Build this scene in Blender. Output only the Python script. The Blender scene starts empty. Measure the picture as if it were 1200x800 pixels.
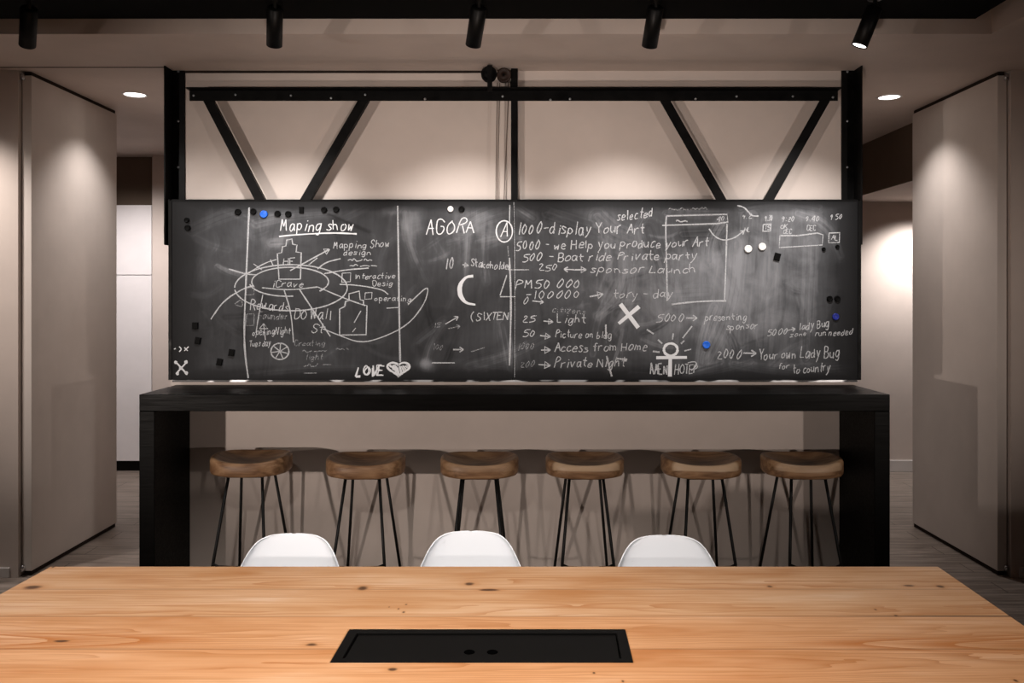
import bpy, bmesh, math, random
import numpy as np
from mathutils import Vector, Matrix
random.seed(7)
S = bpy.context.scene
COL = S.collection
PI = math.pi

# ------------------------------------------------------------------ camera, world, exposure
CH = 1.5                      # camera height
F = 1000.0                    # focal length in pixels of a 1200 px wide frame
CX, CY = 603.0, 347.0         # vanishing point of the room's depth lines
cam = bpy.data.cameras.new('camera')
cam.sensor_width = 36.0
cam.lens = 36.0 * F / 1200.0
cam.shift_x = -(CX - 600.0) / 1200.0
cam.shift_y = -(400.0 - CY) / 1200.0
cam.clip_start = 0.05
camo = bpy.data.objects.new('camera', cam)
COL.objects.link(camo)
camo.location = (0, 0, CH)
camo.rotation_euler = (PI / 2, 0, 0)
S.camera = camo

S.view_settings.view_transform = 'Standard'
S.view_settings.look = 'None'
S.view_settings.exposure = 0.0
S.view_settings.gamma = 1.0
S.view_settings.use_curve_mapping = False
w = bpy.data.worlds.new('world'); S.world = w
w.use_nodes = True
w.node_tree.nodes['Background'].inputs[0].default_value = (0.9, 0.8, 0.75, 1)
w.node_tree.nodes['Background'].inputs[1].default_value = 0.02


def spot(name, loc, to, power, size, blend=0.8, color=(1, .86, .76), radius=.03, flat=1.0):
    l = bpy.data.lights.new(name, 'SPOT')
    l.energy = power; l.spot_size = math.radians(size); l.spot_blend = blend
    l.color = color; l.shadow_soft_size = radius
    o = bpy.data.objects.new(name, l); COL.objects.link(o)
    o.location = loc
    o.rotation_euler = (Vector(to) - Vector(loc)).to_track_quat('-Z', 'Y').to_euler()
    o.scale = (1, flat, 1)          # flatter cone, added to keep the beam off the lower wall
    return o


WARM = (1, .86, .77)
NEUT = (1, .92, .86)
# unseen lamps without bodies: table spots, strobes, an added fill, passage lights
TABLE = (1, .90, .82)
spot('table_spot_light', (-0.8, 0.80, 2.65), (-0.75, 1.60, .74), 260, 84, .7, TABLE, .06)
spot('table_spot_light', (0.8, 0.80, 2.65), (0.65, 1.60, .74), 125, 84, .7, TABLE, .06)
spot('studio_strobe_light', (-3.7, -0.5, 1.25), (-0.7, 4.5, 1.45), 510, 62, 1.0, WARM, .05, .52)  # unseen strobe beside the camera, inferred from the stool shadows
spot('studio_strobe_light', (3.7, -0.5, 1.25), (0.7, 4.5, 1.50), 220, 62, 1.0, WARM, .05, .52)
spot('added_fill_light', (-0.2, 0.9, 0.9), (0.1, 3.95, 2.75), 145, 64, 1.0, WARM, .08)  # added unseen fill aimed up to brighten the soffit; no fixture here
spot('soffit_downlight', (-2.95, 4.12, 2.68), (-2.9, 4.40, 0), 100, 100, 1.0, NEUT, .03)
spot('corridor_light', (-2.9, 6.1, 2.66), (-3.35, 7.3, .6), 170, 100, 1.0, (1, .94, .92), .05)
spot('corridor_light', (3.45, 6.9, 2.28), (3.3, 7.3, .9), 120, 110, 1.0, (1, .95, .92), .05)

# ------------------------------------------------------------------ material helpers


def mat(name, color, rough=.6, spec=.3, metal=0.0):
    m = bpy.data.materials.new(name); m.use_nodes = True
    b = m.node_tree.nodes['Principled BSDF']
    b.inputs['Base Color'].default_value = (*color, 1)
    b.inputs['Roughness'].default_value = rough
    b.inputs['Metallic'].default_value = metal
    b.inputs['Specular IOR Level'].default_value = spec
    return m


class NT:
    def __init__(s, m):
        s.m = m; s.t = m.node_tree; s.b = s.t.nodes['Principled BSDF']

    def n(s, typ, **kw):
        x = s.t.nodes.new(typ)
        for k, v in kw.items():
            setattr(x, k, v)
        return x

    def l(s, a, b): s.t.links.new(a, b)

    def val(s, sock, v):
        if hasattr(v, 'is_output') or isinstance(v, bpy.types.NodeSocket):
            s.l(v, sock)
        else:
            sock.default_value = v

    def math(s, op, a, b=0.0, c=0.0, clamp=False):
        x = s.n('ShaderNodeMath', operation=op, use_clamp=clamp)
        s.val(x.inputs[0], a); s.val(x.inputs[1], b); s.val(x.inputs[2], c)
        return x.outputs[0]

    def maprange(s, v, a, b, c=0.0, d=1.0, smooth=False):
        x = s.n('ShaderNodeMapRange')
        if smooth: x.interpolation_type = 'SMOOTHSTEP'
        s.val(x.inputs[0], v)
        for i, q in enumerate((a, b, c, d)): x.inputs[i + 1].default_value = q
        return x.outputs[0]

    def coord(s, which='Object'):
        return s.n('ShaderNodeTexCoord').outputs[which]

    def mapping(s, v, scale=(1, 1, 1), loc=(0, 0, 0), rot=(0, 0, 0)):
        x = s.n('ShaderNodeMapping')
        s.l(v, x.inputs[0])
        x.inputs['Scale'].default_value = scale
        x.inputs['Location'].default_value = loc
        x.inputs['Rotation'].default_value = rot
        return x.outputs[0]

    def noise(s, v, scale=5, detail=3, rough=.5, dist=0.0):
        x = s.n('ShaderNodeTexNoise')
        s.l(v, x.inputs['Vector'])
        x.inputs['Scale'].default_value = scale; x.inputs['Detail'].default_value = detail
        x.inputs['Roughness'].default_value = rough; x.inputs['Distortion'].default_value = dist
        return x.outputs[0]

    def mix(s, f, a, b, blend='MIX'):
        x = s.n('ShaderNodeMix', data_type='RGBA', blend_type=blend)
        s.val(x.inputs[0], f)
        for i, q in ((6, a), (7, b)):
            if isinstance(q, bpy.types.NodeSocket): s.l(q, x.inputs[i])
            else: x.inputs[i].default_value = (*q, 1)
        return x.outputs[2]

    def ramp(s, v, stops):
        x = s.n('ShaderNodeValToRGB')
        s.l(v, x.inputs[0])
        e = x.color_ramp.elements
        while len(e) < len(stops): e.new(.5)
        for q, (p, c) in zip(e, stops):
            q.position = p; q.color = (*c, 1)
        return x.outputs[0]

    def color(s, c): s.l(c, s.b.inputs['Base Color'])

    def bump(s, h, strength=.2, dist=.01):
        x = s.n('ShaderNodeBump')
        x.inputs['Strength'].default_value = strength; x.inputs['Distance'].default_value = dist
        s.l(h, x.inputs['Height']); s.l(x.outputs[0], s.b.inputs['Normal'])

    def emit(s, color, strength):
        s.b.inputs['Emission Color'].default_value = (*color, 1)
        s.b.inputs['Emission Strength'].default_value = strength


def paint(name, color, rough=.75, var=.05):
    m = mat(name, color, rough, .2)
    t = NT(m)
    c = t.coord()
    n = t.noise(c, 3, 4, .6)
    k = t.maprange(n, .3, .7)
    t.color(t.mix(k, tuple(q * (1 - var) for q in color), tuple(min(1, q * (1 + var)) for q in color)))
    n2 = t.noise(c, 220, 2, .5)
    t.bump(n2, .06, .002)
    return m


M = {}
M['wall'] = paint('wall_paint', (.58, .50, .455))
M['core'] = paint('centre_wall_paint', (.62, .545, .50))
M['ceiling'] = paint('ceiling_paint', (.62, .535, .485))
M['panel'] = paint('door_panel_paint', (.60, .54, .50), .6)
M['white_paint'] = paint('white_cabinet_paint', (.76, .72, .72), .5)
M['skirting'] = paint('skirting_paint', (.60, .56, .54), .5)
M['niche'] = paint('brown_bulkhead_paint', (.13, .095, .07), .7)
M['black_ceiling'] = mat('black_ceiling', (.004, .004, .004), .9, .05)
M['black'] = paint('black_plastic', (.004, .004, .004), .45)
M['groove'] = mat('dark_reveal', (.03, .022, .018), .8, .1)


def steel():
    m = mat('blackened_steel', (.008, .008, .0085), .5, .1, .0)
    t = NT(m); c = t.coord()
    n = t.noise(c, 14, 4, .6)
    t.color(t.ramp(n, [(.3, (.002, .002, .0022)), (.75, (.006, .0058, .0058))]))
    t.l(t.maprange(n, .3, .7, .35, .6), t.b.inputs['Roughness'])
    return m


M['steel'] = steel()
M['bolt'] = mat('bolt_steel', (.45, .47, .5), .35, .5, .8)


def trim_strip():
    m = mat('worn_ledge_painted_glints', (.05, .05, .05), .35, .5, .6)
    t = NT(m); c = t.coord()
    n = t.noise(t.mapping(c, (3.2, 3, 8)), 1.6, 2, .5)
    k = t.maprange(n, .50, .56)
    t.color(t.mix(k, (.012, .012, .013), (.55, .56, .58)))  # bright segments: worn bare metal plus its reflections, painted into the colour
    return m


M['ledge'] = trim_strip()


def ebony():
    m = mat('ebonised_wood', (.01, .009, .008), .45, .09)
    t = NT(m); c = t.coord()
    g = t.noise(t.mapping(c, (3, 40, 60)), 2, 5, .6)
    t.color(t.ramp(g, [(.3, (.0012, .0011, .001)), (.7, (.0036, .0032, .0029))]))
    t.l(t.maprange(g, .3, .7, .33, .55), t.b.inputs['Roughness'])
    t.bump(g, .15, .003)
    return m


M['ebony'] = ebony()


def floor_mat():
    m = mat('plank_floor', (.16, .13, .11), .5, .3)
    t = NT(m); c = t.coord()
    br = t.n('ShaderNodeTexBrick')
    t.l(c, br.inputs['Vector'])
    br.inputs['Scale'].default_value = 1.0
    br.inputs['Brick Width'].default_value = 1.25; br.inputs['Row Height'].default_value = .16
    br.inputs['Mortar Size'].default_value = .0025
    br.inputs['Color1'].default_value = (.2, .2, .2, 1); br.inputs['Color2'].default_value = (.8, .8, .8, 1)
    br.inputs['Mortar'].default_value = (0, 0, 0, 1)
    g = t.noise(t.mapping(c, (1.2, 14, 1)), 3, 6, .62, .4)
    base = t.ramp(g, [(.25, (.10, .075, .06)), (.5, (.24, .195, .165)), (.75, (.40, .335, .29))])
    col = t.mix(.35, base, t.mix(.5, base, br.outputs['Color'], 'MULTIPLY'))
    col = t.mix(t.maprange(br.outputs['Fac'], 0, 1, 0, .8), col, (.03, .025, .02))
    t.color(col)
    t.l(t.maprange(g, .2, .8, .4, .62), t.b.inputs['Roughness'])
    return m


M['floor'] = floor_mat()


def walnut():
    m = mat('acacia_wood', (.3, .17, .09), .45, .35)
    t = NT(m); c = t.coord()
    oi = t.n('ShaderNodeObjectInfo')
    ofs = t.math('MULTIPLY', oi.outputs['Random'], 31.0)
    add = t.n('ShaderNodeVectorMath', operation='ADD'); t.l(c, add.inputs[0])
    cb = t.n('ShaderNodeCombineXYZ'); t.l(ofs, cb.inputs[0]); t.l(ofs, cb.inputs[1]); t.l(ofs, cb.inputs[2])
    t.l(cb.outputs[0], add.inputs[1])
    v = add.outputs[0]
    w1 = t.noise(t.mapping(v, (1.0, 5, 6)), 2.0, 2, .5, .3)
    f = t.math('FRACT', t.math('MULTIPLY', w1, 5.0))
    band = t.math('ABSOLUTE', t.math('SUBTRACT', f, .5))
    g = t.noise(t.mapping(v, (4, 60, 60)), 3, 4, .6)
    k = t.math('ADD', t.math('MULTIPLY', band, .8), t.math('MULTIPLY', g, .6))
    col = t.ramp(k, [(.15, (.115, .055, .026)), (.45, (.25, .135, .068)), (.75, (.37, .22, .118))])
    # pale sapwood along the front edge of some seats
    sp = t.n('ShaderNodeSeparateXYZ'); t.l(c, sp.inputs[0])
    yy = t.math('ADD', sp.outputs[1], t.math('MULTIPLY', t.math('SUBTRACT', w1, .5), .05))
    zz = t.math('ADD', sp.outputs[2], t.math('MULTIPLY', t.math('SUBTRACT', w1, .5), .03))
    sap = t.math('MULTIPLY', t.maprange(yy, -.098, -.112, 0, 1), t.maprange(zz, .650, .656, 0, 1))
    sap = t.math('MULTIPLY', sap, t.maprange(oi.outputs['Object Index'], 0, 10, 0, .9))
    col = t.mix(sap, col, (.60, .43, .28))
    t.color(col)
    t.bump(g, .12, .002)
    return m


M['walnut'] = walnut()


def shell_plastic():
    m = mat('white_moulded_plastic', (.82, .875, .95), .38, .4)
    t = NT(m); n = t.noise(t.coord(), 160, 2, .5)
    t.bump(n, .04, .001)
    return m


M['white_shell'] = shell_plastic()
M['leg_wood'] = mat('pale_leg_wood', (.5, .34, .2), .5, .3)
M['rod'] = mat('black_rod_steel', (.006, .006, .006), .5, .3)


def glow(name, color, strength):
    m = mat(name, (.8, .8, .8), .4)
    NT(m).emit(color, strength)
    return m


M['lamp'] = glow('lit_lens', (1, .95, .88), 6.0)
M['mag_black'] = mat('black_magnet_plastic', (.0015, .0015, .0015), .6, .08)
M['mag_blue'] = mat('blue_magnet_plastic', (.012, .12, .62), .35, .4)
M['mag_white'] = mat('white_magnet_plastic', (.8, .79, .77), .4, .4)
M['chrome'] = mat('chrome', (.6, .6, .62), .2, .5, 1.0)
M['sheave'] = mat('brown_pulley_wheel', (.035, .02, .015), .5, .3)
M['rope'] = mat('grey_rope', (.20, .165, .145), .9, .1)
M['hatch'] = mat('matt_black_hatch', (.0035, .0035, .0035), .5, .12)
M['hatch_hole'] = mat('hole_dark', (.001, .001, .001), .9, .0)

# ------------------------------------------------------------------ mesh helpers


class MB:
    """collects shapes; build() links them as one mesh object"""

    def __init__(s): s.v = []; s.f = []; s.sm = []

    def add(s, vs, fs, smooth=False):
        o = len(s.v)
        s.v += [tuple(p) for p in vs]
        for f in fs:
            s.f.append(tuple(i + o for i in f)); s.sm.append(smooth)
        return s

    def box(s, x0, x1, y0, y1, z0, z1):
        vs = [(x, y, z) for z in (z0, z1) for y in (y0, y1) for x in (x0, x1)]
        return s.add(vs, [(0, 2, 3, 1), (4, 5, 7, 6), (0, 1, 5, 4), (2, 6, 7, 3), (0, 4, 6, 2), (1, 3, 7, 5)])

    def bar(s, a, b, wx, wy, side=(0, 1, 0)):
        """rectangular bar from a to b; wy along side, wx across"""
        a, b = Vector(a), Vector(b); d = (b - a).normalized(); q = Vector(side); p = d.cross(q).normalized()
        vs = []
        for e in (a, b):
            for i, j in ((-1, -1), (1, -1), (1, 1), (-1, 1)):
                vs.append(e + p * (i * wx / 2) + q * (j * wy / 2))
        return s.add(vs, [(3, 2, 1, 0), (4, 5, 6, 7), (0, 1, 5, 4), (1, 2, 6, 5), (2, 3, 7, 6), (3, 0, 4, 7)])

    def tube(s, pts, r, n=12, caps=True):
        pts = [Vector(p) for p in pts]
        rs = r if isinstance(r, (list, tuple)) else [r] * len(pts)
        rings = []
        up = None
        for i, p in enumerate(pts):
            d = (pts[min(i + 1, len(pts) - 1)] - pts[max(i - 1, 0)]).normalized()
            if up is None or abs(d.dot(up)) > .98:
                up = Vector((0, 0, 1)) if abs(d.z) < .9 else Vector((0, 1, 0))
            a = d.cross(up).normalized(); b = d.cross(a).normalized(); up = -b if False else up
            rings.append([p + (a * math.cos(2 * PI * k / n) + b * math.sin(2 * PI * k / n)) * rs[i] for k in range(n)])
        vs = [q for g in rings for q in g]
        fs = []
        for i in range(len(rings) - 1):
            for k in range(n):
                k2 = (k + 1) % n
                fs.append((i * n + k, i * n + k2, (i + 1) * n + k2, (i + 1) * n + k))
        s.add(vs, fs, True)
        if caps:
            s.add(rings[0], [tuple(range(n))]); s.add(rings[-1], [tuple(range(n))[::-1]])
        return s

    def lathe(s, prof, c=(0, 0, 0), axis=(0, 0, 1), n=32, smooth=True):
        """profile of (radius, height) turned about axis through c"""
        q = Vector((0, 0, 1)).rotation_difference(Vector(axis).normalized())
        vs = []
        for r, h in prof:
            for k in range(n):
                vs.append(Vector(c) + q @ Vector((r * math.cos(2 * PI * k / n), r * math.sin(2 * PI * k / n), h)))
        fs = []
        for i in range(len(prof) - 1):
            for k in range(n):
                k2 = (k + 1) % n
                fs.append((i * n + k, i * n + k2, (i + 1) * n + k2, (i + 1) * n + k))
        return s.add(vs, fs, smooth)

    def build(s, name, m, parent=None, world=True, bevel=0.0, seg=2):
        me = bpy.data.meshes.new(name)
        off = Vector((0, 0, 0))
        if parent is not None and world:
            p = parent
            while p is not None:
                off += p.location; p = p.parent
        me.from_pydata([tuple(Vector(v) - off) for v in s.v], [], s.f)
        me.polygons.foreach_set('use_smooth', s.sm)
        bm = bmesh.new(); bm.from_mesh(me)
        bmesh.ops.remove_doubles(bm, verts=bm.verts, dist=1e-6)
        bmesh.ops.recalc_face_normals(bm, faces=bm.faces)
        bm.to_mesh(me); bm.free()
        me.materials.append(m)
        o = bpy.data.objects.new(name, me); COL.objects.link(o)
        if parent is not None: o.parent = parent
        if bevel:
            b = o.modifiers.new('bevel', 'BEVEL'); b.width = bevel; b.segments = seg; b.limit_method = 'ANGLE'
            b.angle_limit = math.radians(50)
        return o


def thing(name, loc, label, cat, group=None):
    o = bpy.data.objects.new(name, None); COL.objects.link(o)
    o.empty_display_size = .1
    o.location = loc
    tag(o, label, cat, group)
    return o


def tag(o, label, cat, group=None):
    o['label'] = label; o['category'] = cat
    if group: o['group'] = group
    return o


def struct(o, kind='structure'):
    o['kind'] = kind
    return o


def copy_thing(root, loc, label, group=None):
    r = root.copy(); COL.objects.link(r); r.location = loc; r['label'] = label
    if group: r['group'] = group
    for ch in list(root.children):
        c = ch.copy(); COL.objects.link(c); c.parent = r
        for g in list(ch.children):
            d = g.copy(); COL.objects.link(d); d.parent = c
    return r


def P(px, py, d):
    """the point seen at photo position px, py at depth d"""
    return Vector(((px - CX) * d / F, d, CH - (py - CY) * d / F))


# ------------------------------------------------------------------ the room
HC = 2.707          # soffit height
DW = 4.573          # centre wall face
DF = 7.30           # far wall of the corridor
MB().box(-5.2, 5.2, -4.6, 7.6, -.1, 0).build('floor', M['floor'])
struct(bpy.data.objects['floor'])
b = MB()
b.box(-5.2, 5.2, 3.93, 7.6, HC, HC + .32)                 # soffit over the wall and corridor
b.box(2.197, 5.2, -4.6, 3.93, HC, HC + .32)               # soffit on the right of the recess
struct(b.build('ceiling', M['ceiling']))
b = MB().box(-5.2, 2.094, -4.6, 3.877, 2.76, 2.80)
struct(b.build('ceiling.001', M['black_ceiling']))
struct(MB().box(-5.2, 2.3, -4.6, 4.0, 3.03, 3.1).build('ceiling.002', M['black_ceiling']))
# shadow joint in the ceiling, left half
struct(MB().box(-5.0, -1.84, 4.494, 4.506, HC - .0015, HC + .01).build('trim_1', M['groove']))
struct(MB().box(-1.83, -.10, DW - .004, DW, HC - .012, HC).build('trim_2', M['groove']))
struct(MB().box(-1.84, 1.83, DW, 5.6, 0, HC).build('wall_center', M['core']))
struct(MB().box(-5.2, -2.65, 4.555, 5.4, 0, HC).build('wall_left', M['wall']))
struct(MB().box(2.65, 5.2, 4.555, 5.4, 0, HC).build('wall_right', M['wall']))
struct(MB().box(-5.2, -2.69, 4.541, 4.555, 0, .055).build('baseboard_left', M['skirting'], bevel=.004))
struct(MB().box(2.69, 5.2, 4.541, 4.555, 0, .055).build('baseboard_right', M['skirting'], bevel=.004))
b = MB()
b.box(-3.1, 5.2, DF, 7.6, 0, HC)
b.box(-5.2, -3.1, DF + .27, 7.6, 0, HC)
struct(b.build('wall_back', M['wall']))
b = MB().box(-5.0, -3.1, DF + .10, DF + .12, 2.27, HC)
struct(b.build('wall_niche', M['niche']))
struct(MB().box(2.0, 5.2, DF - .014, DF, 0, .10).build('baseboard_back', M['skirting'], bevel=.004))
# dropped ceiling of the right hand passage
b = MB().box(2.78, 5.2, 5.62, DF, 2.305, HC)
struct(b.build('ceiling.003', M['wall']))
struct(MB().box(2.77, 2.78, 5.62, DF, 2.305, HC).build('trim_3', M['niche']))
# walls outside the frame
struct(MB().box(-5.3, -5.2, -4.6, 7.6, 0, 3.1).build('wall_side_left', M['wall']))
struct(MB().box(5.2, 5.3, -4.6, 7.6, 0, 3.1).build('wall_side_right', M['wall']))
struct(MB().box(-5.3, 5.3, -4.7, -4.6, 0, 3.1).build('wall_front', M['wall']))

# pivoting panel doors
for nm, sx in (('door_1', -1), ('door_2', 1)):
    r = bpy.data.objects.new(nm, None); COL.objects.link(r); r.location = (sx * 2.617, 4.6, 0)
    struct(r)
    xa, xb = sorted((sx * 2.592, sx * 2.642))
    MB().box(xa, xb, 4.58, 5.56, .026, HC - .022).build('door_panel', M['panel'], r, bevel=.003)
    MB().box(xa + .008, xb - .008, 4.59, 5.555, .002, .026).build('bottom_seal', M['groove'], r)
    MB().box(xa + .008, xb - .008, 4.59, 5.555, HC - .022, HC).build('top_seal', M['groove'], r)
    for z in (.03, HC - .05):
        MB().lathe([(.0, 0), (.011, 0), (.011, .03), (.0, .03)], (sx * 2.632, 4.566, z), n=16).build('pivot_hinge', M['chrome'], r)

# ------------------------------------------------------------------ corridor cabinet on the left
r = thing('tall_cabinet', (-3.75, DF + .1, 0), 'tall white flat fronted cabinet at the end of the left passage', 'cabinet')
MB().box(-4.6, -3.104, DF + .02, DF + .265, .09, 2.28).build('carcass', M['white_paint'], r)
for i, (x0, x1) in enumerate(((-3.96, -3.106), (-4.6, -3.966))):
    MB().box(x0, x1, DF, DF + .018, .092, 1.678).build('door', M['white_paint'], r, bevel=.002)
    MB().box(x0, x1, DF, DF + .018, 1.684, 2.279).build('door', M['white_paint'], r, bevel=.002)
MB().box(-4.6, -3.104, DF + .04, DF + .25, 0, .09).build('toe_kick', M['black'], r)

# ------------------------------------------------------------------ bar counter
r = thing('bar_counter', (0, 4.35, 0), 'long black bar counter with waterfall ends under the chalkboard', 'counter')
D1 = 4.12
xl, xr = -1.813, 1.813
MB().box(xl, xr, D1, DW - .003, .945, 1.026).build('countertop', M['ebony'], r, bevel=.003)
g = MB().box(xl, xl + .075, D1, DW - .003, 0, .945).build('end_panel', M['ebony'], r, bevel=.003)
g = MB().box(xr - .075, xr, D1, DW - .003, 0, .945).build('end_panel', M['ebony'], r, bevel=.003)

# ------------------------------------------------------------------ chalkboard with its steel truss
DB = 4.47
ZT, ZB = 2.0, 1.062
XL, XR = -1.80, 1.802
SEAM = (601.5 - CX) * DB / F
r = thing('chalkboard', (0, DB, ZB), 'wide black chalkboard covered in chalk writing, hung on a steel truss', 'chalkboard')


def board_material():
    m = mat('chalk_smeared_board', (.02, .02, .02), .62, .18)
    t = NT(m); c = t.coord()
    at = t.n('ShaderNodeAttribute'); at.attribute_name = 'chalk_dust'
    d = at.outputs['Fac']
    n1 = t.noise(t.mapping(c, (1, 1, 1)), 6, 5, .6, .5)
    n2 = t.noise(t.mapping(c, (26, 1, 3.0), rot=(0, .12, 0)), 2, 4, .6)
    k = t.math('MULTIPLY', d, t.math('ADD', t.math('MULTIPLY', n1, .8), t.math('ADD', t.math('MULTIPLY', n2, .35), .4)))
    t.color(t.ramp(k, [(0.0, (.0025, .0026, .0031)), (.3, (.0175, .018, .0197)), (.6, (.062, .064, .069)), (1.0, (.22, .225, .24))]))
    return m


M['board'] = board_material()


def smear_field(nx, nz, x0, x1):
    """amount of rubbed-in chalk dust over a panel, in photo pixel units"""
    X = np.linspace(x0, x1, nx)[None, :].repeat(nz, 0)
    Z = np.linspace(ZB, ZT, nz)[:, None].repeat(nx, 1)
    px = CX + X * F / DB; py = CY - (Z - CH) * F / DB
    a = np.full(px.shape, .40)
    rng = np.random.RandomState(3)

    def blob(cx, cy, rx, ry, ang, amt):
        ca, sa = math.cos(ang), math.sin(ang)
        u = ((px - cx) * ca + (py - cy) * sa) / rx; v = (-(px - cx) * sa + (py - cy) * ca) / ry
        return amt * np.exp(-(u * u + v * v) ** 1.4)

    def swipe(p, q, wd, amt, bend=0.0):
        p = np.array(p, float); q = np.array(q, float); dvec = q - p; L = np.hypot(*dvec)
        t_ = np.clip(((px - p[0]) * dvec[0] + (py - p[1]) * dvec[1]) / (L * L), 0, 1)
        ox = p[0] + t_ * dvec[0] - bend * np.sin(PI * t_) * dvec[1] / L
        oy = p[1] + t_ * dvec[1] + bend * np.sin(PI * t_) * dvec[0] / L
        dd = np.hypot(px - ox, py - oy) / wd
        cr = np.where((px - p[0]) * dvec[1] - (py - p[1]) * dvec[0] > 0, 1, -1) * dd * wd
        f1, f2, f3 = rng.uniform(.7, 1.3), rng.uniform(1.6, 2.6), rng.uniform(0, 6, 2)
        st = .72 + .28 * np.sin(cr * f1 + f3[0]) + .22 * np.sin(cr * f2 + f3[1] + t_ * 3)
        return amt * st * np.exp(-dd ** 4.0) * (.55 + .45 * np.sin(PI * (.15 + .85 * t_)))
    # hand rubbed clouds
    for cx, cy, rx, ry, an, am in [(270, 300, 40, 50, .3, .13), (320, 270, 40, 22, -.2, .20), (345, 300, 70, 40, 0, .12), (500, 285, 45, 50, 1.2, .12),
                                   (555, 300, 45, 45, .2, .14), (560, 260, 40, 16, .5, .28), (655, 300, 55, 45, 0, .10), (720, 275, 50, 40, .1, .20),
                                   (790, 300, 60, 55, .2, .26), (760, 350, 50, 45, .6, .22), (850, 320, 60, 70, 1.3, .32), (905, 300, 60, 70, 1.2, .36),
                                   (880, 380, 80, 50, .4, .28), (800, 400, 70, 40, .2, .26), (700, 340, 45, 40, -.4, .15), (930, 350, 45, 60, 1.4, .24),
                                   (940, 265, 50, 30, .2, .25), (560, 410, 60, 35, -.5, .10), (340, 420, 70, 20, -.1, .10), (700, 420, 60, 18, .0, .12), (680, 385, 60, 40, .0, .08),
                                   (470, 265, 14, 22, .3, .20), (485, 262, 12, 22, .2, .30), (462, 246, 16, 6, -.2, .30), (500, 428, 10, 7, .4, .5), (955, 420, 50, 16, .2, .10)]:
        a += blob(cx, cy, rx, ry, an, am * (.95 if cx < 780 else .7))
    # long eraser strokes
    for p, q, wd, am, be in [((225, 270), (340, 246), 9, .10, -10), ((300, 262), (395, 250), 6, .14, -4), ((255, 312), (285, 322), 4, .25, 2), ((318, 285), (334, 283), 6, .3, 0),
                             ((475, 250), (500, 330), 7, .16, 5), ((490, 400), (520, 375), 5, .16, 0), ((498, 430), (520, 380), 5, .22, -4), ((540, 270), (590, 245), 12, .14, -4),
                             ((548, 275), (545, 330), 4, .16, 0), ((568, 278), (570, 330), 5, .20, 2), ((606, 245), (625, 256), 6, .30, 0), ((700, 255), (740, 280), 16, .14, 4),
                             ((730, 300), (700, 370), 6, .24, -12), ((742, 320), (712, 400), 5, .18, -8), ((845, 262), (832, 306), 8, .3, 4), ((862, 285), (828, 420), 11, .26, -10),
                             ((838, 360), (822, 425), 9, .34, 3), ((880, 255), (868, 400), 14, .10, 0), ((900, 260), (893, 410), 7, .14, 0), ((915, 260), (902, 420), 5, .12, 0),
                             ((950, 285), (945, 420), 9, .2, 0), ((935, 250), (985, 300), 7, .3, -12), ((868, 243), (960, 243), 6, .26, -6), ((780, 250), (850, 250), 6, .2, 0),
                             ((640, 250), (700, 268), 12, -.10, 0), ((760, 268), (780, 330), 14, -.12, 0), ((800, 275), (845, 272), 8, -.18, 0), ((740, 440), (880, 425), 6, .16, 8), ((860, 425), (1000, 430), 7, .2, 6),
                             ((800, 440), (845, 426), 5, .30, 0), ((550, 430), (640, 395), 9, .14, 4), ((270, 443), (440, 432), 5, .12, -4), ((385, 252), (432, 272), 3, -.16, 0), ((300, 440), (330, 438), 5, .15, 0),
                             ((600, 430), (590, 380), 9, .2, 0), ((695, 415), (720, 330), 6, .12, -6), ((790, 345), (830, 342), 10, .12, 0)]:
        a += swipe(p, q, wd, am * 1.25, be)
    for k in range(200):                                    # fine cloth streaks
        x = rng.uniform(230, 985); y = rng.uniform(248, 430); L = rng.uniform(20, 70); an = rng.uniform(1.2, 2.0) if k % 3 else rng.uniform(-.6, .6)
        am = rng.uniform(-.11, .13) * (1.5 if x > 690 else .9)
        a += swipe((x - L * math.cos(an) / 2, y - L * math.sin(an) / 2), (x + L * math.cos(an) / 2, y + L * math.sin(an) / 2), rng.uniform(1.5, 6), am, rng.uniform(-6, 6))
    # strong dust is compressed, and dust fades out towards the rim
    a = np.where(a > .75, .75 + (a - .75) * .5, a)
    e = np.minimum(np.minimum((px - 201) / 42, (1006 - px) / 44), np.minimum((py - 236) / 13, (446 - py) / 20))
    a *= np.clip(.12 + .88 * np.clip(e, 0, 1) ** .8, 0, 1)
    return a


def board_panel(x0, x1):
    nx = int((x1 - x0) * F / DB); nz = 220
    a = smear_field(nx, nz, x0, x1)
    xs = np.linspace(x0, x1, nx); zs = np.linspace(ZB, ZT, nz)
    vs = [(x, DB, z) for z in zs for x in xs]
    fs = [(j * nx + i, j * nx + i + 1, (j + 1) * nx + i + 1, (j + 1) * nx + i) for j in range(nz - 1) for i in range(nx - 1)]
    o0 = len(vs)
    rim = [j * nx for j in range(nz)], [j * nx + nx - 1 for j in range(nz)]
    vs += [(x0, DB + .022, ZB), (x1, DB + .022, ZB), (x1, DB + .022, ZT), (x0, DB + .022, ZT)]
    fs += [(o0, o0 + 3, o0 + 2, o0 + 1)]
    fs += [tuple([o0] + list(range(0, nx))[:] + [o0 + 1])]
    fs += [tuple([o0 + 3] + [(nz - 1) * nx + i for i in range(nx)] + [o0 + 2])[::-1]]
    fs += [tuple([o0] + rim[0] + [o0 + 3])[::-1], tuple([o0 + 1] + rim[1] + [o0 + 2])]
    me = bpy.data.meshes.new('board_panel')
    off = r.location
    me.from_pydata([(x - off.x, y - off.y, z - off.z) for x, y, z in vs], [], fs)
    at = me.attributes.new('chalk_dust', 'FLOAT', 'POINT')
    at.data.foreach_set('value', np.concatenate([a.ravel(), [0.1] * 4]).astype(np.float32))
    me.materials.append(M['board'])
    o = bpy.data.objects.new('board_panel', me); COL.objects.link(o); o.parent = r
    return o


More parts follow.
